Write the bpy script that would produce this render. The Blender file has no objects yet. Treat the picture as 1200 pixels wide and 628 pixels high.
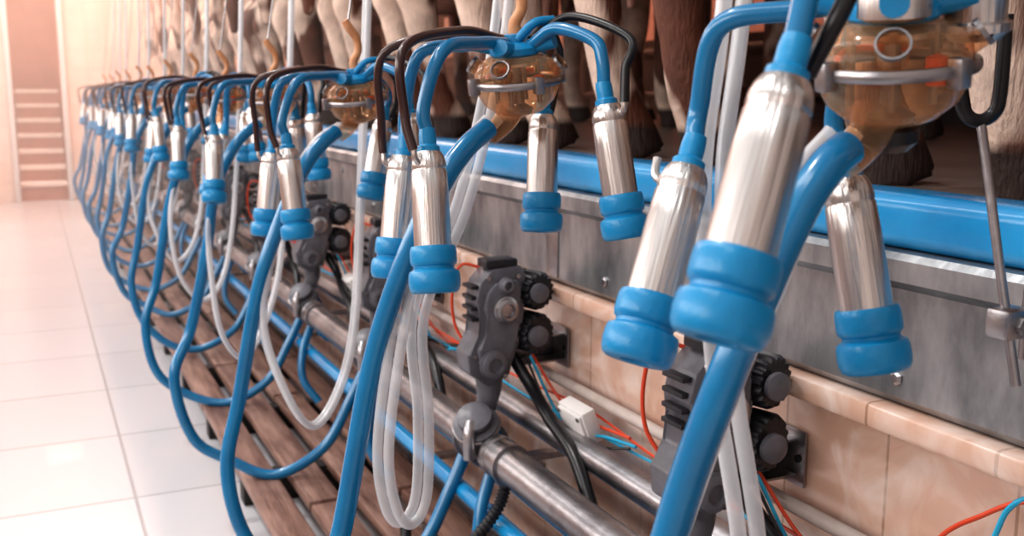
import bpy, bmesh, math, random
from mathutils import Vector, Matrix
random.seed(4)
ZC=1.15                      # eye height above the pit floor
scene=bpy.context.scene
scene.view_settings.view_transform='Standard'
scene.view_settings.exposure=0.0
for lk in ('Medium High Contrast','Standard - Medium High Contrast'):
    try:
        scene.view_settings.look=lk; break
    except Exception as e: print('nolook',str(e)[:300])

# ------------------------------------------------------------ materials
def lin(h):
    h=h.lstrip('#'); o=[]
    for i in (0,2,4):
        c=int(h[i:i+2],16)/255
        o.append(c/12.92 if c<=.04045 else ((c+.055)/1.055)**2.4)
    return (o[0],o[1],o[2],1)
def mat(name,col,rough=.5,metal=0,trans=0,coat=0,var=None,vscale=8,bump=0,bscale=60,ior=1.45,sss=0,stretch=None,spec=None,clear=0,tint='#ffffff',fres=0):
    m=bpy.data.materials.new(name); m.use_nodes=True
    n=m.node_tree.nodes; l=m.node_tree.links; b=n['Principled BSDF']
    b.inputs['Base Color'].default_value=lin(col)
    b.inputs['Roughness'].default_value=rough
    b.inputs['Metallic'].default_value=metal
    b.inputs['Transmission Weight'].default_value=trans
    b.inputs['Coat Weight'].default_value=coat
    b.inputs['Coat Roughness'].default_value=.12
    b.inputs['IOR'].default_value=ior
    if spec is not None: b.inputs['Specular IOR Level'].default_value=spec
    tc=n.new('ShaderNodeTexCoord'); mp=n.new('ShaderNodeMapping')
    l.new(tc.outputs['Object'],mp.inputs['Vector'])
    if stretch: mp.inputs['Scale'].default_value=stretch
    if var:
        t=n.new('ShaderNodeTexNoise'); t.inputs['Scale'].default_value=vscale; t.inputs['Detail'].default_value=6
        t.inputs['Roughness'].default_value=.6
        l.new(mp.outputs['Vector'],t.inputs['Vector'])
        r=n.new('ShaderNodeValToRGB'); r.color_ramp.elements[0].position=.35; r.color_ramp.elements[1].position=.65
        r.color_ramp.elements[0].color=lin(col); r.color_ramp.elements[1].color=lin(var)
        l.new(t.outputs['Fac'],r.inputs['Fac']); l.new(r.outputs['Color'],b.inputs['Base Color'])
    if bump:
        t=n.new('ShaderNodeTexNoise'); t.inputs['Scale'].default_value=bscale; t.inputs['Detail'].default_value=4
        l.new(mp.outputs['Vector'],t.inputs['Vector'])
        bp=n.new('ShaderNodeBump'); bp.inputs['Strength'].default_value=bump; bp.inputs['Distance'].default_value=.004
        l.new(t.outputs['Fac'],bp.inputs['Height']); l.new(bp.outputs['Normal'],b.inputs['Normal'])
    if clear:
        tr=n.new('ShaderNodeBsdfTransparent'); tr.inputs[0].default_value=lin(tint)
        ms=n.new('ShaderNodeMixShader'); ms.inputs[0].default_value=clear
        if fres:   # clear face-on, denser and shinier toward the edges like a moulded plastic wall
            lw=n.new('ShaderNodeLayerWeight'); lw.inputs['Blend'].default_value=.35
            mr=n.new('ShaderNodeMapRange'); mr.inputs[3].default_value=clear; mr.inputs[4].default_value=fres
            l.new(lw.outputs['Facing'],mr.inputs[0]); l.new(mr.outputs[0],ms.inputs[0])
        l.new(b.outputs[0],ms.inputs[1]); l.new(tr.outputs[0],ms.inputs[2])
        l.new(ms.outputs[0],n['Material Output'].inputs['Surface'])
    return m
def tile_mat(name,c1,c2,grout,w,h,plane,rough,ox=0,oy=0,mortar=.004,coat=0,marble=None):
    m=bpy.data.materials.new(name); m.use_nodes=True
    n=m.node_tree.nodes; l=m.node_tree.links; b=n['Principled BSDF']
    tc=n.new('ShaderNodeTexCoord'); s=n.new('ShaderNodeSeparateXYZ'); c=n.new('ShaderNodeCombineXYZ')
    l.new(tc.outputs['Object'],s.inputs[0])
    l.new(s.outputs[plane[0]],c.inputs[0]); l.new(s.outputs[plane[1]],c.inputs[1])
    mp=n.new('ShaderNodeMapping'); mp.inputs['Location'].default_value=(ox,oy,0)
    l.new(c.outputs[0],mp.inputs['Vector'])
    br=n.new('ShaderNodeTexBrick'); br.offset=0; br.inputs['Scale'].default_value=1
    br.inputs['Brick Width'].default_value=w; br.inputs['Row Height'].default_value=h
    br.inputs['Mortar Size'].default_value=mortar; br.inputs['Mortar Smooth'].default_value=.3
    br.inputs['Color1'].default_value=lin(c1); br.inputs['Color2'].default_value=lin(c2); br.inputs['Mortar'].default_value=lin(grout)
    l.new(mp.outputs[0],br.inputs['Vector'])
    out=br.outputs['Color']
    if marble:
        t=n.new('ShaderNodeTexNoise'); t.inputs['Scale'].default_value=9; t.inputs['Detail'].default_value=7; t.inputs['Distortion'].default_value=1.2
        l.new(tc.outputs['Object'],t.inputs['Vector'])
        r=n.new('ShaderNodeValToRGB'); r.color_ramp.elements[0].position=.42; r.color_ramp.elements[1].position=.7
        r.color_ramp.elements[0].color=(0,0,0,1); r.color_ramp.elements[1].color=(.7,.7,.7,1)
        l.new(t.outputs['Fac'],r.inputs['Fac'])
        mx=n.new('ShaderNodeMix'); mx.data_type='RGBA'
        l.new(r.outputs['Color'],mx.inputs[0]); l.new(out,mx.inputs[6]); mx.inputs[7].default_value=lin(marble)
        out=mx.outputs[2]
    l.new(out,b.inputs['Base Color'])
    bp=n.new('ShaderNodeBump'); bp.inputs['Strength'].default_value=.4; bp.inputs['Distance'].default_value=.003; bp.invert=True
    l.new(br.outputs['Fac'],bp.inputs['Height']); l.new(bp.outputs['Normal'],b.inputs['Normal'])
    b.inputs['Roughness'].default_value=rough; b.inputs['Coat Weight'].default_value=coat
    return m
BLUE=mat('blue_rubber','#0f80b4',.34,bump=.15,bscale=150,var='#1489bd',vscale=20,coat=.15)
BLUEH=mat('blue_hose','#1478a8',.24,coat=.45,var='#106c9c',vscale=12)
BLUEP=mat('blue_paint','#2394cc',.25,coat=.4,var='#157cb2',vscale=5,bump=.35,bscale=22)
STEEL=mat('brushed_steel','#dcd7d4',.28,metal=1,var='#c4bcb9',vscale=60,bump=.6,bscale=130,stretch=(1,1,.04))
STEELD=mat('dull_steel','#b3b0b2',.34,metal=1,var='#8b888b',vscale=10,bump=.2)
GALV=mat('galvanised_steel','#b6b9bc',.34,metal=.8,var='#7a7e83',vscale=11,bump=.6,bscale=18,stretch=(1,1,.45))
AMBER=mat('amber_plastic','#dfb690',.05,coat=.8,clear=.9,tint='#f6dcc4',fres=.42)
CLEAR=mat('clear_silicone','#e4e6ea',.15,coat=.5,clear=.52,fres=.22)
BLACK=mat('black_rubber','#1b1a1e',.3,bump=.1)
BROWN=mat('brown_rubber','#3a211f',.28,coat=.3)
GREYP=mat('grey_plastic','#55555b',.36,var='#66656c',vscale=20,bump=.2)
DARKP=mat('dark_plastic','#25252a',.4,bump=.2)
TAN=mat('tan_hook','#d2a07a',.45,var='#bd8056',vscale=30)
ORANGE=mat('orange_plastic','#d8561f',.4)
REDW=mat('red_wire','#cf4a2c',.4)
CYANW=mat('cyan_wire','#27a0c8',.4)
WHITE=mat('white_plastic','#dcd9d7',.4)
CREAMP=mat('cream_pipe','#b9aca6',.4,var='#a0948e',vscale=9)
CONC=mat('wet_concrete','#5b5250',.3,var='#786e6a',vscale=6,bump=.5,bscale=40)
WOOD=mat('deck_board','#66483f',.38,var='#9c7c6f',vscale=7,bump=.5,bscale=30,stretch=(6,.6,6))
DARKST=mat('dark_painted_steel','#1c1819',.5,var='#2d2524',vscale=9)
FLOORM=tile_mat('white_floor_tile','#cfcfd3','#cacace','#a5a4a7',.6,.6,(0,1),.26,ox=-.2,oy=-.59,mortar=.005,coat=.1)
WALLM=tile_mat('peach_wall_tile','#cfab98','#c8a491','#a5836f',.2,.3,(1,2),.2,ox=.035,oy=.12,mortar=.0025,coat=.4,marble='#e8dad2')
ENDM=tile_mat('cream_wall_tile','#f0d8cb','#ebd0c2','#d8b5a4',.2,.2,(0,2),.3)
LEFTM=mat('left_wall_paint','#d6cfca',.7,var='#c8c0bb',vscale=3)
RIGHTM=tile_mat('rose_wall_tile','#9a7468','#927063','#70544b',.2,.2,(1,2),.4)
CEILM=mat('painted_ceiling','#6f645e',.8,var='#645a55')

# ------------------------------------------------------------ mesh builder
def catmull(P,n=8):
    P=[Vector(p) for p in P]
    if len(P)<3: return P
    Q=[P[0]*2-P[1]]+P+[P[-1]*2-P[-2]]; out=[]
    for i in range(1,len(Q)-2):
        a,b,c,d=Q[i-1],Q[i],Q[i+1],Q[i+2]
        for k in range(n):
            t=k/n
            out.append(.5*((2*b)+(c-a)*t+(2*a-5*b+4*c-d)*t*t+(3*b-a-3*c+d)*t**3))
    out.append(P[-1]); return out
class MB:
    def __init__(s): s.v=[];s.f=[];s.mi=[];s.mats=[]
    def m(s,mt):
        if mt not in s.mats: s.mats.append(mt)
        return s.mats.index(mt)
    def tube(s,pts,r,mt,seg=12,smooth=True,n=8,cap=True,flat=1):
        P=catmull(pts,n) if smooth else [Vector(p) for p in pts]
        N=len(P); k=s.m(mt); base=len(s.v)
        T=[(P[min(i+1,N-1)]-P[max(i-1,0)]).normalized() for i in range(N)]
        a=Vector((0,0,1)) if abs(T[0].z)<.9 else Vector((1,0,0))
        u=(a-T[0]*a.dot(T[0])).normalized()
        for i in range(N):
            u=(u-T[i]*u.dot(T[i])).normalized(); w=T[i].cross(u)
            if isinstance(r,(list,tuple)):
                x=i/(N-1)*(len(r)-1); j=min(int(x),len(r)-2); rr=r[j]+(r[j+1]-r[j])*(x-j)
            else: rr=r
            for q in range(seg):
                t=2*math.pi*q/seg
                s.v.append(P[i]+u*math.cos(t)*rr+w*math.sin(t)*rr*flat)
        for i in range(N-1):
            for q in range(seg):
                q2=(q+1)%seg
                s.f.append((base+i*seg+q,base+i*seg+q2,base+(i+1)*seg+q2,base+(i+1)*seg+q)); s.mi.append(k)
        if cap:
            s.f.append(tuple(base+q for q in reversed(range(seg)))); s.mi.append(k)
            s.f.append(tuple(base+(N-1)*seg+q for q in range(seg))); s.mi.append(k)
    def lathe(s,prof,mt,M=None,seg=24,teeth=0,td=0,cap=True):
        M=M or Matrix(); k=s.m(mt); base=len(s.v)
        for (r,z) in prof:
            for q in range(seg):
                t=2*math.pi*q/seg
                rr=max(r,.0002)-(td if teeth and (q%4 in (0,1)) and r>.015 else 0)
                s.v.append(M@Vector((rr*math.cos(t),rr*math.sin(t),z)))
        for i in range(len(prof)-1):
            for q in range(seg):
                q2=(q+1)%seg
                s.f.append((base+i*seg+q,base+i*seg+q2,base+(i+1)*seg+q2,base+(i+1)*seg+q)); s.mi.append(k)
        if cap:
            s.f.append(tuple(base+q for q in range(seg))); s.mi.append(k)
            s.f.append(tuple(base+(len(prof)-1)*seg+q for q in reversed(range(seg)))); s.mi.append(k)
    def box(s,c,d,mt,M=None,bev=0):
        M=M or Matrix(); k=s.m(mt)
        bm=bmesh.new(); bmesh.ops.create_cube(bm,size=1)
        for v in bm.verts: v.co=Vector((v.co.x*d[0],v.co.y*d[1],v.co.z*d[2]))
        if bev: bmesh.ops.bevel(bm,geom=list(bm.edges),offset=bev,segments=2,affect='EDGES',profile=.5)
        base=len(s.v); bm.verts.index_update()
        for v in bm.verts: s.v.append(M@(v.co+Vector(c)))
        for f in bm.faces: s.f.append(tuple(base+v.index for v in f.verts)); s.mi.append(k)
        bm.free()
    def extrude(s,poly,y0,y1,mt,bev=0):
        k=s.m(mt)
        bm=bmesh.new(); A=[bm.verts.new((x,y0,z)) for x,z in poly]; B=[bm.verts.new((x,y1,z)) for x,z in poly]; n=len(poly)
        for i in range(n):
            j=(i+1)%n; bm.faces.new((A[i],A[j],B[j],B[i]))
        bm.faces.new(list(reversed(A))); bm.faces.new(B)
        if bev: bmesh.ops.bevel(bm,geom=list(bm.edges),offset=bev,segments=2,affect='EDGES',profile=.5)
        base=len(s.v); bm.verts.index_update()
        for v in bm.verts: s.v.append(v.co.copy())
        for f in bm.faces: s.f.append(tuple(base+v.index for v in f.verts)); s.mi.append(k)
        bm.free()
    def mesh(s,name):
        me=bpy.data.meshes.new(name); me.from_pydata([tuple(v) for v in s.v],[],s.f)
        for mt in s.mats: me.materials.append(mt)
        me.polygons.foreach_set('material_index',s.mi)
        bm=bmesh.new(); bm.from_mesh(me); bmesh.ops.recalc_face_normals(bm,faces=bm.faces); bm.to_mesh(me); bm.free()
        me.polygons.foreach_set('use_smooth',[True]*len(me.polygons))
        me.set_sharp_from_angle(angle=math.radians(38)); me.update()
        return me
def add(name,me,parent=None,M=None):
    o=bpy.data.objects.new(name,me); scene.collection.objects.link(o)
    if parent: o.parent=parent
    if M is not None: o.matrix_local=M
    return o
def empty(name,loc,rz=0):
    o=bpy.data.objects.new(name,None); o.empty_display_size=.05; scene.collection.objects.link(o)
    o.location=loc; o.rotation_euler=(0,0,rz); return o
def slab(name,x0,x1,y0,y1,z0,z1,mt):
    b=MB(); b.box(((x0+x1)/2,(y0+y1)/2,(z0+z1)/2),(x1-x0,y1-y0,z1-z0),mt); return add(name,b.mesh(name))
def axisM(T,d):
    return Matrix.Translation(T)@Vector((0,0,1)).rotation_difference(Vector(d).normalized()).to_matrix().to_4x4()

# ------------------------------------------------------------ room shell
Y0,Y1=-1.5,12.0
slab('floor',-1.6,1.0,Y0,14,-.1,0,FLOORM)
slab('wall_pit_right',1.0,1.12,Y0,Y1,0,ZC-.4,WALLM)
slab('wall_pit_left',-1.75,-1.6,Y0,Y1,0,ZC-.15,WALLM)
slab('floor_cow_platform',1.12,5.0,Y0,14,ZC-.27,ZC-.15,CONC)
slab('floor_platform_left',-4.5,-1.75,Y0,14,ZC-.27,ZC-.15,CONC)
slab('wall_right',5.0,5.15,Y0,14,0,4.0,RIGHTM)
slab('ceiling',1.05,5.15,Y0,14,3.6,3.75,CEILM)  # unseen; added over the cow platform to darken the background there
b=MB()
b.box((-2.32,12.1,2),(4.36,.2,4),ENDM); b.box((.68,12.1,2),(.7,.2,4),ENDM)
b.box((3.02,12.1,2.5),(3.98,.2,3.0),ENDM); b.box((.1,12.1,3.5),(.48,.2,1.0),ENDM)
add('wall_end',b.mesh('wall_end'))
# unseen left wall; window openings added to streak the reflections in steel
b=MB()
b.box((-4.57,5.3,1.45),(.14,13.6,.9),LEFTM); b.box((-4.57,5.3,3.75),(.14,13.6,.5),LEFTM)
y=-1.3
while y<12: b.box((-4.57,y,2.7),(.14,.7,1.6),LEFTM); y+=1.9
add('wall_left',b.mesh('wall_left'))
slab('wall_behind',-4.6,5.1,-1.66,-1.5,0,2.9,LEFTM)
b=MB()
b.box((-.165,11.97,1.6),(.05,.06,3.2),WHITE,bev=.005); b.box((.355,11.97,1.6),(.05,.06,3.2),WHITE,bev=.005)
b.box((.095,11.97,3.1),(.57,.06,.08),WHITE,bev=.005)
add('trim_doorway',b.mesh('trim_doorway'))
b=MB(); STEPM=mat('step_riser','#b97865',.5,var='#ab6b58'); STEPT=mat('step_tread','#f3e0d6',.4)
for i in range(7):
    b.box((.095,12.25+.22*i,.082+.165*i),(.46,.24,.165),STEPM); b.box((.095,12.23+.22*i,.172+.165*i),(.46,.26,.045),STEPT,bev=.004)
add('staircase',b.mesh('staircase'))
slab('wall_stairwell',-.6,1.0,13.9,14.0,0,4,mat('stairwell_paint','#c27a62',.7,var='#ad6650',vscale=3))

# curb beam, blue rail, ledge
z=ZC
b=MB(); b.extrude([(.99,z-.395),(.982,z-.385),(.982,z-.245),(.962,z-.232),(.962,z-.205),(.97,z-.197),(1.12,z-.197),(1.12,z-.395)],Y0,Y1,GALV)
y=.2
while y<11.5:
    for zz in (-.36,-.27):
        b.lathe([(.0,.0),(.010,.0),(.010,.004),(.006,.007),(0,.007)],STEELD,axisM((.983,y+(.0 if zz<-.3 else .35),z+zz),(-1,0,0)),seg=6)
    y+=.74
for yy in (.0,1.9,3.9,5.9,7.9,9.9): b.box((.981,yy,z-.315),(.004,.05,.14),STEELD,bev=.001)
add('galvanised_curb',b.mesh('galvanised_curb'))
def rrect(x0,x1,z0,z1,r,n=5):
    P=[]
    for cx,cz,a0 in ((x1-r,z1-r,0),(x0+r,z1-r,90),(x0+r,z0+r,180),(x1-r,z0+r,270)):
        for i in range(n+1):
            a=math.radians(a0+90*i/n); P.append((cx+r*math.cos(a),cz+r*math.sin(a)))
    return P
b=MB(); b.extrude(rrect(.985,1.075,z-.197,z-.126,.02),Y0,Y1,BLUEP); add('blue_kick_rail',b.mesh('blue_kick_rail'))
b=MB(); b.extrude(rrect(.958,1.0,z-.43,z-.397,.006,2),Y0,Y1,WALLM); add('trim_ledge',b.mesh('trim_ledge'))

# deck boards
b=MB()
for i in range(4):
    x=.510+i*.122; y=-1.0+(i%2)*.5
    while y<11.4:
        e=min(y+1.5,11.5); b.box((x,(y+e)/2,z-1.065),(.090,e-y-.02,.03),WOOD,bev=.006); y+=1.5
y=-.9
while y<11.4: b.box((.70,y,.043),(.46,.06,.084),DARKST,bev=.004); y+=.62
add('deck_walkway',b.mesh('deck_walkway'))

# pipes along the pit wall
def pipe(name,x,zz,r,mt,coll=None,cm=None):
    b=MB(); b.tube([(x,Y0,z+zz),(x,Y1-.05,z+zz)],r,mt,seg=24,smooth=False)
    if coll:
        y=coll
        while y<11:
            b.lathe([(r,-.035),(r+.006,-.035),(r+.006,-.02),(r+.003,-.018),(r+.003,.018),(r+.006,.02),(r+.006,.035),(r,.035)],cm or mt,axisM((x,y,z+zz),(0,1,0)))
            b.box(((x+.998)/2,y,z+zz),(.998-x,.03,.012),STEELD)
            y+=1.48
    return add(name,b.mesh(name))
pipe('milk_line_pipe',.80,-.715,.036,STEELD,1.75)
pipe('vacuum_pipe',.90,-.665,.027,STEELD,1.0,DARKP)
pipe('drain_pipe',.895,-.83,.022,BLUEP,.5)
pipe('wash_line_pipe',.79,-.845,.018,BLUEP,1.3)
pipe('cable_conduit_pipe',.955,-.585,.011,CREAMP,.6)
pipe('air_pipe',.85,-.93,.02,DARKP,.9)
b=MB(); b.tube([(.72,Y0,z+1.05),(.72,Y1,z+1.05)],.025,STEELD,seg=16,smooth=False)
for yy in (-1.2,3.2,7.2,11.2): b.tube([(.72,yy,z+1.05),(1.3,yy,z+1.35),(1.3,yy,3.6)],.018,STEELD,smooth=False)
add('overhead_rail',b.mesh('overhead_rail'))

# ------------------------------------------------------------ milking clusters
def shell_mesh():
    b=MB()
    b.lathe([(.0075,-.028),(.0095,-.028),(.0105,-.02),(.0105,-.008),(.014,-.005),(.0145,.004),(.012,.006)],BLUE,seg=24)
    b.lathe([(.010,.0),(.0155,.001),(.0185,.006),(.0205,.013),(.0212,.02),(.0206,.0215),(.0206,.0235),(.0214,.025),(.0222,.05),(.0224,.1),(.0226,.124)],STEEL,seg=32)
    b.lathe([(.022,.114),(.0262,.114),(.0275,.117),(.028,.122),(.028,.132),(.0272,.1355),(.0245,.138),(.0243,.141),(.0265,.1425),(.0295,.144),(.0308,.148),(.0312,.156),(.0305,.163),(.0285,.168),(.0255,.170),(.0135,.170),(.0115,.166),(.011,.12)],BLUE,seg=32)
    b.tube([(.019,0,.016),(.026,0,.010),(.028,0,-.004)],.0038,STEEL,seg=8)
    return b.mesh('teat_cup_shell')
SHELL=shell_mesh()
def claw_mesh(extra=False):
    b=MB()
    # hollow moulded bowl and lid (single thin walls, open so the inside is seen)
    b.lathe([(.002,-.047),(.018,-.046),(.034,-.040),(.048,-.028),(.056,-.012),(.058,-.003)],AMBER,seg=40,cap=False)
    b.lathe([(.0565,-.004),(.0625,-.004),(.064,-.001),(.064,.002),(.0625,.005),(.0565,.005),(.0545,.002),(.0545,-.001)],STEELD,seg=40,cap=False)
    b.lathe([(.058,.005),(.057,.014),(.050,.026),(.036,.034),(.018,.037)],AMBER,seg=40,cap=False)
    b.lathe([(0,.033),(.03,.033),(.034,.037),(.034,.045),(.028,.050),(.014,.053),(.012,.062),(.0,.063)],BLUE,seg=28)
    for i in range(4):
        a=math.radians(45+90*i); c,s=math.cos(a),math.sin(a)
        b.tube([(c*.02,s*.02,.044),(c*.04,s*.04,.048),(c*.056,s*.056,.052)],.0105,BLUE,seg=14,n=3)
        b.tube([(c*.046,s*.046,.012),(c*.062,s*.062,.024)],.0115,AMBER,seg=14,smooth=False,cap=False)
        b.lathe([(.0112,-.002),(.0128,-.002),(.0128,.002),(.0112,.002)],STEELD,axisM((c*.062,s*.062,.024),(c*.8,s*.8,.6)),seg=16,cap=False)
        b.box((0,0,0),(.014,.012,.022),STEELD,Matrix.Rotation(a+.78,4,'Z')@Matrix.Translation((.064,0,.0)),bev=.002)
        b.lathe([(0,0),(.005,0),(.005,.003),(0,.004)],STEELD,Matrix.Translation((c*.028,s*.028,.05)),seg=8)
        b.tube([(c*.03,s*.03,-.03),(c*.03,s*.03,.03)],.0035,STEELD,seg=8,smooth=False)
    b.lathe([(0,-.016),(.007,-.015),(.009,-.008),(.008,.006),(0,.009)],ORANGE,Matrix.Translation((.02,-.025,.0)),seg=16)
    b.lathe([(0,.022),(.032,.022),(.032,.026),(.026,.029),(0,.029)],STEEL,seg=24)
    b.lathe([(0,-.045),(.016,-.045),(.019,-.038),(.008,-.03),(.006,.02),(0,.02)],STEELD,seg=24)
    b.tube([(-.036,.02,.008),(.0,.04,.01),(.036,.02,.008)],.003,ORANGE,seg=8)
    b.tube([(-.012,0,-.034),(-.026,-.002,-.052),(-.05,-.006,-.066)],[.02,.016,.0135],AMBER,seg=18,cap=False)
    b.tube([(0,-.01,.055),(.022,-.02,.075),(.05,-.022,.076)],.006,BLUE,seg=10)
    if extra:
        for (x,y) in ((.052,-.03),(.045,.03)):
            b.lathe([(.018,.005),(.022,.01),(.026,.012),(.026,.018),(.022,.02),(.022,.05),(.024,.053),(.018,.062),(0,.064)],STEEL,Matrix.Translation((x,y,.01)),seg=24)
        b.lathe([(.02,.037),(.026,.04),(.026,.07),(.02,.078),(0,.08)],STEEL,Matrix.Translation((-.02,-.02,0)),seg=24)
        b.lathe([(0,-.068),(.014,-.066),(.022,-.058),(.022,-.048),(.016,-.042)],BLACK,seg=24)
    return b.mesh('claw')
CLAW=claw_mesh(); CLAW1=claw_mesh(True)
def hook_mesh():
    b=MB()
    b.tube([(0,0,.055),(-.004,0,.075),(.006,.0,.095),(.004,0,.12),(-.012,0,.142),(-.02,0,.155)],[.011,.0085,.0075,.0075,.0085,.009,.007],TAN,seg=12)
    b.tube([(-.014,0,.148),(.02,.0,.35),(.10,.02,1.05)],.0022,STEELD,seg=6,smooth=False)
    return b.mesh('hanger_hook')
HOOK=hook_mesh()
def liner_mesh(shells,peak,first=False):
    b=MB()
    for i,(T,B) in enumerate(shells):
        T=Vector(T);B=Vector(B); up=(T-B).normalized(); h=Vector((T.x,T.y,0)).normalized(); p=Vector((-h.y,h.x,0)); Z=Vector((0,0,1))
        N=h*.03+Z*.048; hr=Vector((T.x,T.y,0)).length
        pk=peak[i]
        b.tube([N,h*max(.05,hr*.45)+Z*(pk*.97),h*max(.07,hr*.85)+Z*(pk*.72)+p*.002,T+up*.055+h*.004,T+up*.02],.0085,BLUEH,seg=14)
        sd=1 if i%2 else -1
        if first:
            if i==0: b.tube([(.0,-.02,.06),(-.05,-.05,.095),(-.105,-.085,.075),(-.135,-.09,.03),T-h*.03+up*.004],.0062,BLACK,seg=12)
            if i!=3: continue
        b.tube([h*.02+p*.012*sd+Z*.055,h*max(.055,hr*.5)+p*.02*sd+Z*(pk+.014),h*(hr+.022)+p*.016*sd+Z*(pk*.75),T+up*.045+h*.034+p*.006*sd,T+h*.029+up*.003],.0058,BLACK if i in(2,3) else BROWN,seg=12)
    return b.mesh('liner_tubes')
def hose_mesh(pts,r=.0145):
    b=MB(); b.tube(pts,r,BLUEH,seg=16,n=7); return b.mesh('milk_hose')
def twin_mesh(pts,off=(0,.0078,0)):
    b=MB(); o=Vector(off)
    b.tube([Vector(p)+o for p in pts],.0074,CLEAR,seg=12,n=7); b.tube([Vector(p)-o for p in pts],.0074,CLEAR,seg=12,n=7)
    return b.mesh('pulse_hose')
SH2=[((-.17,-.11,-.085),(-.177,-.147,-.255)),((-.14,.066,-.10),(-.165,.047,-.26)),((.075,.07,-.047),(.06,.045,-.206)),((.055,-.145,-.03),(.068,-.18,-.2))]
PK2=[.048,.048,.06,.068]
MILK2=[(-.045,-.005,-.062),(-.085,-.02,-.088),(-.125,-.03,-.135),(-.17,-.01,-.24),(-.207,.02,-.38),(-.25,.03,-.60),(-.295,.01,-.74),(-.27,0,-.90),(-.18,-.02,-.985),(-.05,-.06,-1.02),(.08,-.09,-.95),(.16,-.09,-.82),(.21,-.08,-.73)]
TWIN2=[(-.03,.01,-.05),(-.08,.02,-.085),(-.13,.02,-.16),(-.185,-.0,-.3),(-.2,-.02,-.44),(-.175,-.02,-.59),(-.11,0,-.67),(-.045,.02,-.62),(.0,.05,-.48),(.035,.09,-.25),(.06,.115,0),(.085,.12,.4),(.11,.12,1.04)]
TWINB=[(-.03,.012,-.05),(-.085,.015,-.11),(-.15,.01,-.24),(-.185,0,-.38),(-.2,0,-.5),(-.185,.01,-.585),(-.16,.02,-.61),(-.135,.03,-.575),(-.127,.04,-.46),(-.13,.045,-.32),(-.065,.05,-.18),(-.005,.095,-.04),(.03,.115,.1),(.06,.12,.4),(.11,.12,1.04)]
var=[]
for k in range(3):
    rr=random.Random(k+2)
    j=lambda s: rr.uniform(-s,s)*(0 if k==0 else 1)
    sh=[((T[0]+j(.015),T[1]+j(.015),T[2]+j(.012)),(B[0]+j(.02),B[1]+j(.02),B[2]+j(.008))) for T,B in SH2]
    var.append((sh,liner_mesh(sh,PK2),
        hose_mesh([Vector(p)+Vector((j(.02),j(.02),j(.012))) if 3<i<9 else Vector(p) for i,p in enumerate(MILK2)]),
        twin_mesh([Vector(p)+Vector((j(.015),j(.02),j(.03))) if 3<i<8 else Vector(p) for i,p in enumerate(TWIN2)])))
def cluster(loc,rz,v,claw=CLAW,first=False):
    r=empty('milking_cluster',(loc[0],loc[1],z+loc[2]),rz)
    sh,ln,mh,tw=v
    add('claw',claw,r,Matrix.Rotation(math.radians(-8),4,'Y')@Matrix.Rotation(math.radians(6),4,'X'))
    add('hanger_hook',HOOK,r)
    for i,(T,B) in enumerate(sh):
        T=Vector(T);B=Vector(B); d=(B-T).normalized()
        h=Vector((T.x,T.y,0)).normalized()
        if first and i==0: h=-h
        xx=(h-d*h.dot(d)).normalized(); yy=d.cross(xx)
        M=Matrix((( xx.x,yy.x,d.x,T.x),(xx.y,yy.y,d.y,T.y),(xx.z,yy.z,d.z,T.z),(0,0,0,1)))
        add('teat_cup_%d'%(i+1),SHELL,r,M)
    add('liner_tubes',ln,r); add('milk_hose',mh,r); add('pulse_hose',tw,r)
    return r
SH1=[((-.17,-.083,-.012),(-.235,-.105,-.175)),((-.102,.119,-.082),(-.174,.087,-.25)),((.035,.08,-.092),(.045,.04,-.26)),((.16,-.11,-.02),(.18,-.14,-.19))]
MILK1=[(-.045,-.005,-.062),(-.07,-.012,-.075),(-.10,-.012,-.115),(-.15,-.01,-.22),(-.17,.03,-.36),(-.22,.05,-.6),(-.27,.03,-.78),(-.25,0,-.9),(-.17,-.02,-.99),(-.05,-.05,-1.02),(.08,-.09,-.95),(.16,-.09,-.82),(.21,-.08,-.73)]
TWIN1=[(-.025,.02,-.05),(-.05,.03,-.085),(-.086,.026,-.16),(-.12,.03,-.235),(-.142,.07,-.38),(-.18,.08,-.52),(-.17,.06,-.66),(-.12,.05,-.73),(-.07,.06,-.66),(-.048,.08,-.45),(-.062,.112,-.265),(-.06,.14,-.10),(-.031,.158,.06),(.0,.17,.4),(.11,.17,1.03)]
cluster((.6,.6,.02),0,(SH1,liner_mesh(SH1,[.10,.045,.055,.08],True),hose_mesh(MILK1),twin_mesh(TWIN1,(.006,-.006,0))),CLAW1,True)
cluster((.6,1.27,.015),0,(var[0][0],var[0][1],var[0][2],twin_mesh(TWINB,(.006,-.006,0))))
cluster((.6,2.03,-.015),math.radians(4),var[1])
for i in range(10):
    cluster((.6+random.uniform(-.008,.008),2.77+.74*i,-.01+random.uniform(-.012,.012)),math.radians(random.uniform(-7,7)),var[(i+2)%3])
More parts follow.
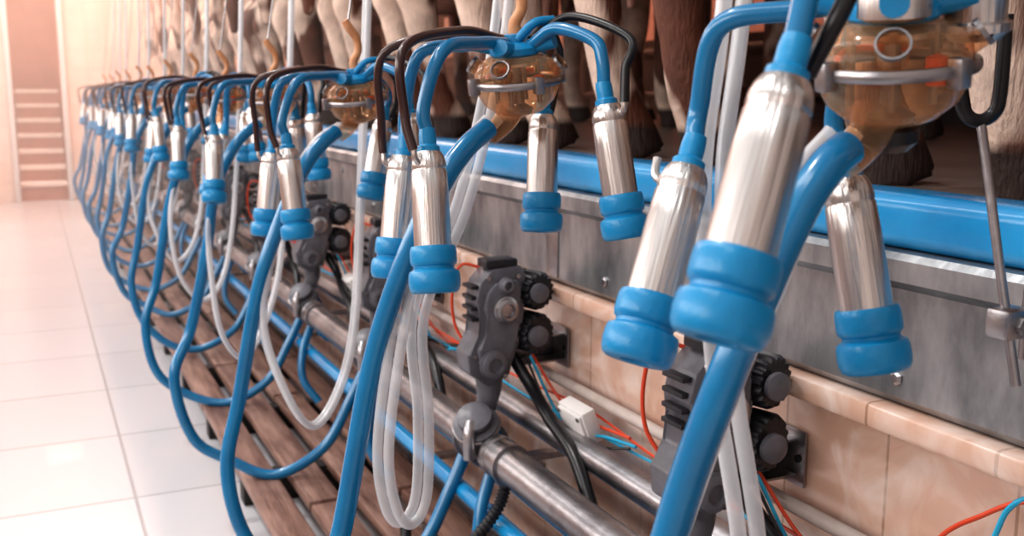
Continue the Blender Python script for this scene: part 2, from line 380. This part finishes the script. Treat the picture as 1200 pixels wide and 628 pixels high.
# ------------------------------------------------------------ pulsators
def puls_mesh():
    b=MB()
    body=[(-.035,.125),(.03,.13),(.042,.105),(.03,.04),(.032,-.02),(.012,-.045),(.004,-.095),(-.045,-.115),(-.085,-.085),(-.09,-.045),(-.062,-.01),(-.058,.03),(-.07,.06),(-.06,.1)]
    b.extrude(body,-.032,.036,GREYP,bev=.005)
    inner=[(x*.72-.006,zz*.78+.002) for x,zz in body]
    b.extrude(inner,-.046,-.03,GREYP,bev=.004)
    b.box((-.01,0,.135),(.07,.05,.018),DARKP,bev=.004)
    for (zz,x,rr) in ((.075,.062,.040),(-.014,.060,.043)):
        b.lathe([(0,-.045),(rr*.6,-.045),(rr,-.04),(rr,-.028),(rr*.93,-.026),(rr*.93,-.022),(rr,-.02),(rr,.02),(rr*.9,.028),(rr*.5,.03),(0,.03)],DARKP,Matrix.Translation((x,-.012,zz))@Matrix.Rotation(math.radians(90),4,'X')@Matrix.Rotation(.25,4,'Y'),seg=64,teeth=1,td=.004)
        b.lathe([(0,0),(rr*.5,0),(rr*.5,.008),(rr*.3,.012),(0,.012)],GREYP,Matrix.Translation((x-.004,-.052,zz))@Matrix.Rotation(math.radians(90),4,'X'),seg=20)
    for (x,zz,rr) in ((-.012,.045,.024),(-.012,.095,.014),(-.04,-.065,.026)):
        b.lathe([(rr*1.15,0),(rr*1.15,.006),(rr,.008),(rr,.014),(rr*.75,.018),(rr*.6,.018),(rr*.5,.010),(0,.010)],STEELD if rr==.024 else GREYP,Matrix.Translation((x,-.044,zz))@Matrix.Rotation(math.radians(90),4,'X'),seg=24)
    for q in range(4): b.box((-.07,0,.025+.022*q),(.016,.05,.007),DARKP,bev=.001)
    for (x,zz) in ((.02,.11),(-.045,.11),(.015,-.02),(-.075,-.05),(-.01,-.095)):
        b.lathe([(0,0),(.005,0),(.005,.004),(0,.005)],STEELD,Matrix.Translation((x,-.034,zz))@Matrix.Rotation(math.radians(90),4,'X'),seg=8)
    b.tube([(-.03,0,-.09),(-.03,0,-.13),(-.04,0,-.18),(-.05,0,-.21)],[.03,.026,.02,.022],GREYP,seg=14)
    # valve on milk line
    b.lathe([(.034,-.045),(.046,-.045),(.048,-.04),(.048,-.03),(.042,-.028),(.042,.02),(.05,.022),(.05,.034),(.034,.036)],GREYP,axisM((-.05,.0,-.235),(0,1,0)),seg=28)
    b.lathe([(0,0),(.044,0),(.047,.006),(.047,.022),(.03,.026),(.03,.034),(.036,.036),(.036,.045),(.012,.05),(0,.05)],GREYP,axisM((-.065,-.02,-.205),(-.35,-.45,.8)),seg=28)
    b.lathe([(.048,.008),(.050,.010),(.050,.016),(.048,.018)],STEELD,axisM((-.065,-.02,-.205),(-.35,-.45,.8)),seg=28)
    b.tube([(-.09,-.045,-.18),(-.10,-.06,-.2),(-.10,-.06,-.25)],.012,STEELD,seg=10)
    # bracket to the wall
    for zz in (-.085,-.03): b.box((.095,.02,zz),(.10,.05,.004),STEELD,bev=.001)
    b.box((.144,.02,-.057),(.004,.085,.085),STEELD,bev=.001)
    b.box((.095,.045,-.057),(.10,.004,.055),STEELD,bev=.001)
    for yy in (-.01,.05): b.lathe([(0,0),(.006,0),(.006,.004),(0,.005)],DARKP,axisM((.142,yy,-.057),(-1,0,0)),seg=8)
    for xx in (.08,.10,.12): b.lathe([(0,0),(.006,0),(.006,.002),(0,.002)],DARKP,axisM((xx,.0425,-.057),(0,-1,0)),seg=12)
    # hoses and wires
    b.tube([(.02,.0,-.06),(.04,-.06,-.12),(.03,-.16,-.155),(.02,-.28,-.19),(0,-.4,-.27)],.013,BLACK,seg=12)
    b.tube([(-.03,.03,.12),(-.07,.05,.125),(-.085,.06,.07),(-.08,.06,.0),(-.06,.03,-.05)],.0032,REDW,seg=8)
    b.tube([(.06,-.02,-.06),(.09,-.08,-.14),(.10,-.16,-.165),(.09,-.26,-.15),(.09,-.36,-.14)],.003,REDW,seg=8)
    b.tube([(.05,-.03,-.06),(.08,-.08,-.16),(.07,-.18,-.185),(.08,-.28,-.16),(.09,-.38,-.15)],.003,CYANW,seg=8)
    b.tube([(.04,-.03,-.06),(.05,-.12,-.15),(.06,-.24,-.185),(.09,-.36,-.16)],.0026,BLACK,seg=8)
    b.tube([(-.03,-.03,-.19),(-.045,-.06,-.26),(-.09,-.09,-.36),(-.10,-.12,-.45),(-.06,-.16,-.52)],.013,BLUEH,seg=12)
    return b.mesh('pulsator')
PM=puls_mesh()
for i in range(14):
    add('pulsator',PM,None,Matrix.Translation((.85,1.137+.735*(i),z-.475)))
def corr():
    b=MB(); P=catmull([(.70,1.35,z-.96),(.66,1.2,z-1.0),(.70,1.08,z-.93),(.77,1.0,z-.8),(.82,1.04,z-.7)],30)
    r=[.013 if i%2 else .0095 for i in range(len(P))]
    b.tube(P,r,DARKP,seg=14,smooth=False); return b.mesh('corrugated_hose')
CM=corr(); add('corrugated_hose',CM); add('corrugated_hose',CM,None,Matrix.Translation((0,.72,0)))
b=MB(); b.box((0,0,0),(.026,.085,.06),WHITE,bev=.004); b.box((-.015,0,0),(.006,.075,.05),WHITE,bev=.002)
for a in (-.032,.032): b.lathe([(0,0),(.004,0),(.004,.002),(0,.002)],STEELD,axisM((-.018,a,.02),(-1,0,0)),seg=8)
JB=b.mesh('junction_box')
for y in (1.66,3.2,4.7,6.2): add('junction_box',JB,None,Matrix.Translation((.92,y,z-.622))@Matrix.Rotation(-.35,4,'Y')@Matrix.Scale(1.15,4))
b=MB()
b.tube([(.985,.5,z-.36-.04),(.975,.66,z-.43),(.97,.735,z-.448),(.965,.79,z-.487),(.965,.83,z-.52),(.955,.88,z-.58),(.95,1.0,z-.62),(.95,1.2,z-.62)],.003,REDW,seg=8)
b.tube([(.985,.62,z-.40),(.97,.735,z-.445),(.965,.765,z-.50),(.96,.78,z-.57),(.95,.9,z-.64),(.95,1.2,z-.64)],.0035,CYANW,seg=8)
y=1.2
pts1=[];pts2=[]
while y<11:
    pts1.append((.95+random.uniform(-.012,.01),y,z-.625+random.uniform(-.012,.012))); pts2.append((.945+random.uniform(-.012,.01),y,z-.645+random.uniform(-.014,.012))); y+=.25
b.tube(pts1,.0028,REDW,seg=6,n=4); b.tube(pts2,.0028,CYANW,seg=6,n=4)
add('control_cables',b.mesh('control_cables'))

# hanging support rod with rubber hook, right
r=empty('support_rod_bracket',(.8,.685,z-.03))
b=MB(); b.tube([(0,0,.0),(.0,-.03,-.12),(0,-.06,-.235)],.0045,STEELD,seg=10,smooth=False); add('rod',b.mesh('rod'),r)
b=MB(); b.tube([(-.022,.01,.07),(-.022,.010,.045),(-.016,.008,.015),(-.004,.003,.004),(.010,-.003,.01),(.014,-.006,.03),(.014,-.006,.1)],.0065,BLACK,seg=12)
b.tube([(-.022,.01,.05),(-.026,.012,.12),(-.03,.014,.25),(-.08,.015,1.08)],.003,BLACK,seg=8); add('rubber_hook',b.mesh('rubber_hook'),r)
b=MB(); b.box((0,-.047,-.178),(.034,.026,.028),STEELD,bev=.004); b.tube([(0,-.047,-.178),(.18,-.047,-.2)],.011,STEELD,seg=16,smooth=False)
b.tube([(.028,-.047,-.15),(.028,-.047,-.215)],.008,STEELD,seg=12,smooth=False); b.box((.06,-.047,-.182),(.02,.036,.036),STEELD,bev=.004)
b.lathe([(0,0),(.022,0),(.022,.006),(0,.006)],STEELD,axisM((.180,-.047,-.2),(-1,0,0)))
b.lathe([(0,0),(.009,0),(.009,.006),(0,.007)],STEELD,axisM((0,-.06,-.178),(0,-1,0)),seg=6)
add('clamp',b.mesh('clamp'),r)

# ------------------------------------------------------------ stall rails
b=MB()
for (x,zz,rr) in ((3.75,.25,.035),(3.75,.75,.035),(3.75,-.02,.025)):
    b.tube([(x,Y0,z+zz),(x,12,z+zz)],rr,DARKST,smooth=False)
for k in range(-1,8):
    y=.83+1.48*k
    b.tube([(3.75,y,z-.15),(3.75,y,z+1.3)],.035,DARKST,smooth=False)
b.box((3.95,6.8,z+.1),(.05,10,.5),DARKST)
add('stall_rail',b.mesh('stall_rail'))

# ------------------------------------------------------------ cows
COW=mat('cow_hide','#7a4530',.6)
def cowhide():
    m=COW; n=m.node_tree.nodes; l=m.node_tree.links; bs=n['Principled BSDF']
    tc=n.new('ShaderNodeTexCoord'); oi=n.new('ShaderNodeObjectInfo')
    ad=n.new('ShaderNodeVectorMath'); ad.operation='MULTIPLY_ADD'
    cb=n.new('ShaderNodeCombineXYZ'); l.new(oi.outputs['Random'],cb.inputs[0]); l.new(oi.outputs['Random'],cb.inputs[1])
    ad.inputs[1].default_value=(1,1,.6); mu=n.new('ShaderNodeVectorMath'); mu.operation='SCALE'; mu.inputs['Scale'].default_value=9
    l.new(cb.outputs[0],mu.inputs[0]); l.new(tc.outputs['Object'],ad.inputs[0]); l.new(mu.outputs[0],ad.inputs[2])
    t=n.new('ShaderNodeTexNoise'); t.inputs['Scale'].default_value=3.4; t.inputs['Detail'].default_value=3; l.new(ad.outputs[0],t.inputs['Vector'])
    r=n.new('ShaderNodeValToRGB'); e=r.color_ramp.elements
    e[0].position=.44; e[0].color=lin('#6f4434'); e[1].position=.48; e[1].color=lin('#ecd0be')
    l.new(t.outputs['Fac'],r.inputs['Fac'])
    t2=n.new('ShaderNodeTexNoise'); t2.inputs['Scale'].default_value=10; t2.inputs['Detail'].default_value=7; l.new(tc.outputs['Object'],t2.inputs['Vector'])
    mr=n.new('ShaderNodeMapRange'); mr.inputs[1].default_value=.3; mr.inputs[2].default_value=.7; mr.inputs[3].default_value=.55; mr.inputs[4].default_value=1.15; l.new(t2.outputs['Fac'],mr.inputs[0])
    mm=n.new('ShaderNodeVectorMath'); mm.operation='SCALE'; l.new(r.outputs['Color'],mm.inputs[0]); l.new(mr.outputs[0],mm.inputs['Scale'])
    s=n.new('ShaderNodeSeparateXYZ'); l.new(tc.outputs['Object'],s.inputs[0])
    hr=n.new('ShaderNodeMapRange'); hr.inputs[1].default_value=.065; hr.inputs[2].default_value=.085; l.new(s.outputs[2],hr.inputs[0])
    mx=n.new('ShaderNodeMix'); mx.data_type='RGBA'; mx.inputs[6].default_value=lin('#3a2c28'); l.new(hr.outputs[0],mx.inputs[0]); l.new(mm.outputs[0],mx.inputs[7])
    l.new(mx.outputs[2],bs.inputs['Base Color'])
    mp=n.new('ShaderNodeMapping'); mp.inputs['Scale'].default_value=(1,1,.18); l.new(tc.outputs['Object'],mp.inputs['Vector'])
    t3=n.new('ShaderNodeTexNoise'); t3.inputs['Scale'].default_value=160; t3.inputs['Detail'].default_value=3; l.new(mp.outputs[0],t3.inputs['Vector'])
    bp=n.new('ShaderNodeBump'); bp.inputs['Strength'].default_value=.9; bp.inputs['Distance'].default_value=.006; l.new(t3.outputs['Fac'],bp.inputs['Height']); l.new(bp.outputs['Normal'],bs.inputs['Normal'])
cowhide()
def cow_mesh():
    b=MB()
    k=b.m(COW)
    rings=[(.0,1.24,.06,.08),(.04,1.2,.17,.16),(.15,1.16,.25,.24),(.35,1.12,.29,.27),(.6,1.04,.33,.33),(.9,1.0,.36,.37),(1.2,1.01,.34,.37),(1.45,1.04,.28,.35),(1.62,1.08,.21,.29),(1.72,1.12,.13,.2),(1.76,1.14,.05,.08)]
    base=len(b.v); S=24
    for (x,zc,hw,hh) in rings:
        for q in range(S):
            a=2*math.pi*q/S; c,s=math.cos(a),math.sin(a)
            b.v.append(Vector((x,hw*math.copysign(abs(c)**.85,c),zc+hh*math.copysign(abs(s)**.85,s))))
    for i in range(len(rings)-1):
        for q in range(S):
            q2=(q+1)%S; b.f.append((base+i*S+q,base+i*S+q2,base+(i+1)*S+q2,base+(i+1)*S+q)); b.mi.append(k)
    b.f.append(tuple(base+q for q in reversed(range(S)))); b.mi.append(k)
    b.f.append(tuple(base+(len(rings)-1)*S+q for q in range(S))); b.mi.append(k)
    b.tube([(1.5,0,1.12),(1.75,0,1.2),(1.98,0,1.22),(2.12,0,1.2)],[.26,.2,.15,.12],COW,seg=16)
    b.tube([(2.05,0,1.25),(2.2,0,1.16),(2.38,0,1.0),(2.5,0,.9)],[.11,.125,.09,.078],COW,seg=16)
    for s in (-1,1):
        b.tube([(.28,s*.14,1.15),(.38,s*.2,.93),(.36,s*.2,.8),(.22,s*.18,.62),(.09,s*.155,.51),(.10,s*.15,.42),(.13,s*.145,.26),(.16,s*.14,.15),(.19,s*.14,.09)],[.2,.19,.155,.11,.076,.06,.048,.05,.052],COW,seg=16)
        b.tube([(.165,s*.14,.13),(.20,s*.14,.07),(.225,s*.14,.004)],[.048,.058,.068],COW,seg=14)
        b.tube([(.13,s*.155,.56),(.055,s*.155,.545),(.06,s*.155,.5)],[.03,.028,.02],COW,seg=10)
        b.tube([(1.5,s*.15,1.05),(1.46,s*.17,.85),(1.5,s*.16,.68),(1.51,s*.15,.46),(1.5,s*.145,.36),(1.5,s*.14,.2),(1.52,s*.14,.1)],[.15,.12,.085,.062,.05,.044,.05],COW,seg=16)
        b.tube([(1.51,s*.14,.13),(1.545,s*.14,.06),(1.565,s*.14,.004)],[.046,.056,.064],COW,seg=14)
        b.tube([(2.1,s*.08,1.27),(2.08,s*.17,1.28),(2.07,s*.27,1.24)],[.03,.055,.02],COW,seg=10,flat=.5)
    b.tube([(.03,0,1.42),(-.05,0,1.35),(-.07,.01,1.1),(-.06,.02,.8),(-.05,.02,.6),(-.05,.02,.45)],[.045,.035,.024,.022,.045,.02],COW,seg=10)
    me=b.mesh('cow_raw'); o=bpy.data.objects.new('tmp',me); scene.collection.objects.link(o)
    rm=o.modifiers.new('r','REMESH'); rm.mode='VOXEL'; rm.voxel_size=.014; rm.use_smooth_shade=True
    sm=o.modifiers.new('s','SMOOTH'); sm.iterations=4; sm.factor=.5
    dg=bpy.context.evaluated_depsgraph_get(); m2=bpy.data.meshes.new_from_object(o.evaluated_get(dg)); bpy.data.objects.remove(o)
    m2.name='cow_body'; m2.materials.clear(); m2.materials.append(COW)
    for p in m2.polygons: p.use_smooth=True
    return m2
CB=cow_mesh()
UDM=mat('udder_skin','#d0a292',.45,var='#b08072',vscale=10,bump=.3)
b=MB()
b.lathe([(0,-.17),(.07,-.165),(.13,-.13),(.165,-.06),(.17,.03),(.13,.12),(.0,.18)],UDM,Matrix.Translation((.5,0,.64)),seg=24)
for sx in (-1,1):
    for sy in (-1,1): b.tube([(.5+sx*.07,sy*.07,.54),(.5+sx*.08,sy*.08,.47),(.5+sx*.08,sy*.08,.40)],[.035,.018,.013],UDM,seg=12)
UD=b.mesh('udder')
b=MB()
for s in (-1,1): b.lathe([(0,-.02),(.014,-.014),(.02,0),(.014,.014),(0,.02)],BLACK,Matrix.Translation((2.23,s*.105,1.2)),seg=12)
b.lathe([(0,-.01),(.05,-.005),(.055,.01),(.03,.022),(0,.025)],DARKP,axisM((2.53,0,.885),(.75,0,-.6)),seg=16)
EY=b.mesh('face')
for i in range(14):
    r=empty('cow',(1.04+random.uniform(0,.07),.45+.74*i+random.uniform(-.03,.03),z-.15),math.radians(random.uniform(-4,4)))
    add('body',CB,r); add('udder',UD,r); add('face',EY,r)

# ------------------------------------------------------------ haze volume added to give the far end a warm glow
hz=bpy.data.materials.new('glow_haze'); hz.use_nodes=True; n=hz.node_tree.nodes; n.remove(n['Principled BSDF'])
vs=n.new('ShaderNodeVolumeScatter'); vs.inputs['Density'].default_value=.09; vs.inputs['Color'].default_value=(1,.86,.78,1); vs.inputs['Anisotropy'].default_value=0
hz.node_tree.links.new(vs.outputs[0],n['Material Output'].inputs['Volume'])
b=MB(); b.box((1.7,8.0,2.0),(6.5,7.9,3.9),hz); add('glow_haze',b.mesh('glow_haze'))

# ------------------------------------------------------------ lighting
w=bpy.data.worlds.new('World'); scene.world=w; w.use_nodes=True
bg=w.node_tree.nodes['Background']; bg.inputs[0].default_value=(.99,.98,.98,1); bg.inputs[1].default_value=.66
def area(name,loc,rot,sx,sy,e,col):
    L=bpy.data.lights.new(name,'AREA'); L.shape='RECTANGLE'; L.size=sx; L.size_y=sy; L.energy=e; L.color=col
    o=bpy.data.objects.new(name,L); scene.collection.objects.link(o); o.location=loc; o.rotation_euler=[math.radians(a) for a in rot]; return o
area('overhead_fill',(-.9,3.0,3.4),(0,-12,0),.5,7,60,(1,.97,.95))  # added light above the row, with no fitting modelled
area('overhead_fill',(.0,9.5,3.5),(0,0,0),2,4,190,(1,.64,.50))  # added warm light to brighten the far end
area('overhead_fill',(2.4,8.5,3.4),(0,0,0),2,5,430,(1,.42,.27))  # added orange light for a warm glow around the far cows
area('side_fill',(-4.4,4.5,2.7),(0,-78,0),1.6,12,330,(1,.94,.90))  # added from the left to brighten cow legs and teat cups
area('stairwell_fill',(.1,12.9,3.2),(0,0,0),.4,1.2,22,(1,.6,.42))  # added to lift the dark stair opening, no real source
S=bpy.data.lights.new('sun','SUN'); S.energy=.9; S.angle=math.radians(4); S.color=(1,.95,.91)
so=bpy.data.objects.new('sun',S); scene.collection.objects.link(so)
so.rotation_euler=Vector((.35,-.45,-1)).to_track_quat('-Z','Y').to_euler()

# ------------------------------------------------------------ camera
th=math.radians(25.0); p=math.radians(9.74)
F=Vector((math.sin(th)*math.cos(p),math.cos(th)*math.cos(p),-math.sin(p)))
cd=bpy.data.cameras.new('camera'); co=bpy.data.objects.new('camera',cd); scene.collection.objects.link(co)
co.location=(0,0,ZC); co.rotation_euler=F.to_track_quat('-Z','Y').to_euler()
cd.sensor_width=36; cd.lens=36; cd.clip_start=.02
cd.dof.use_dof=True; cd.dof.focus_distance=1.2; cd.dof.aperture_fstop=7.0
scene.camera=co
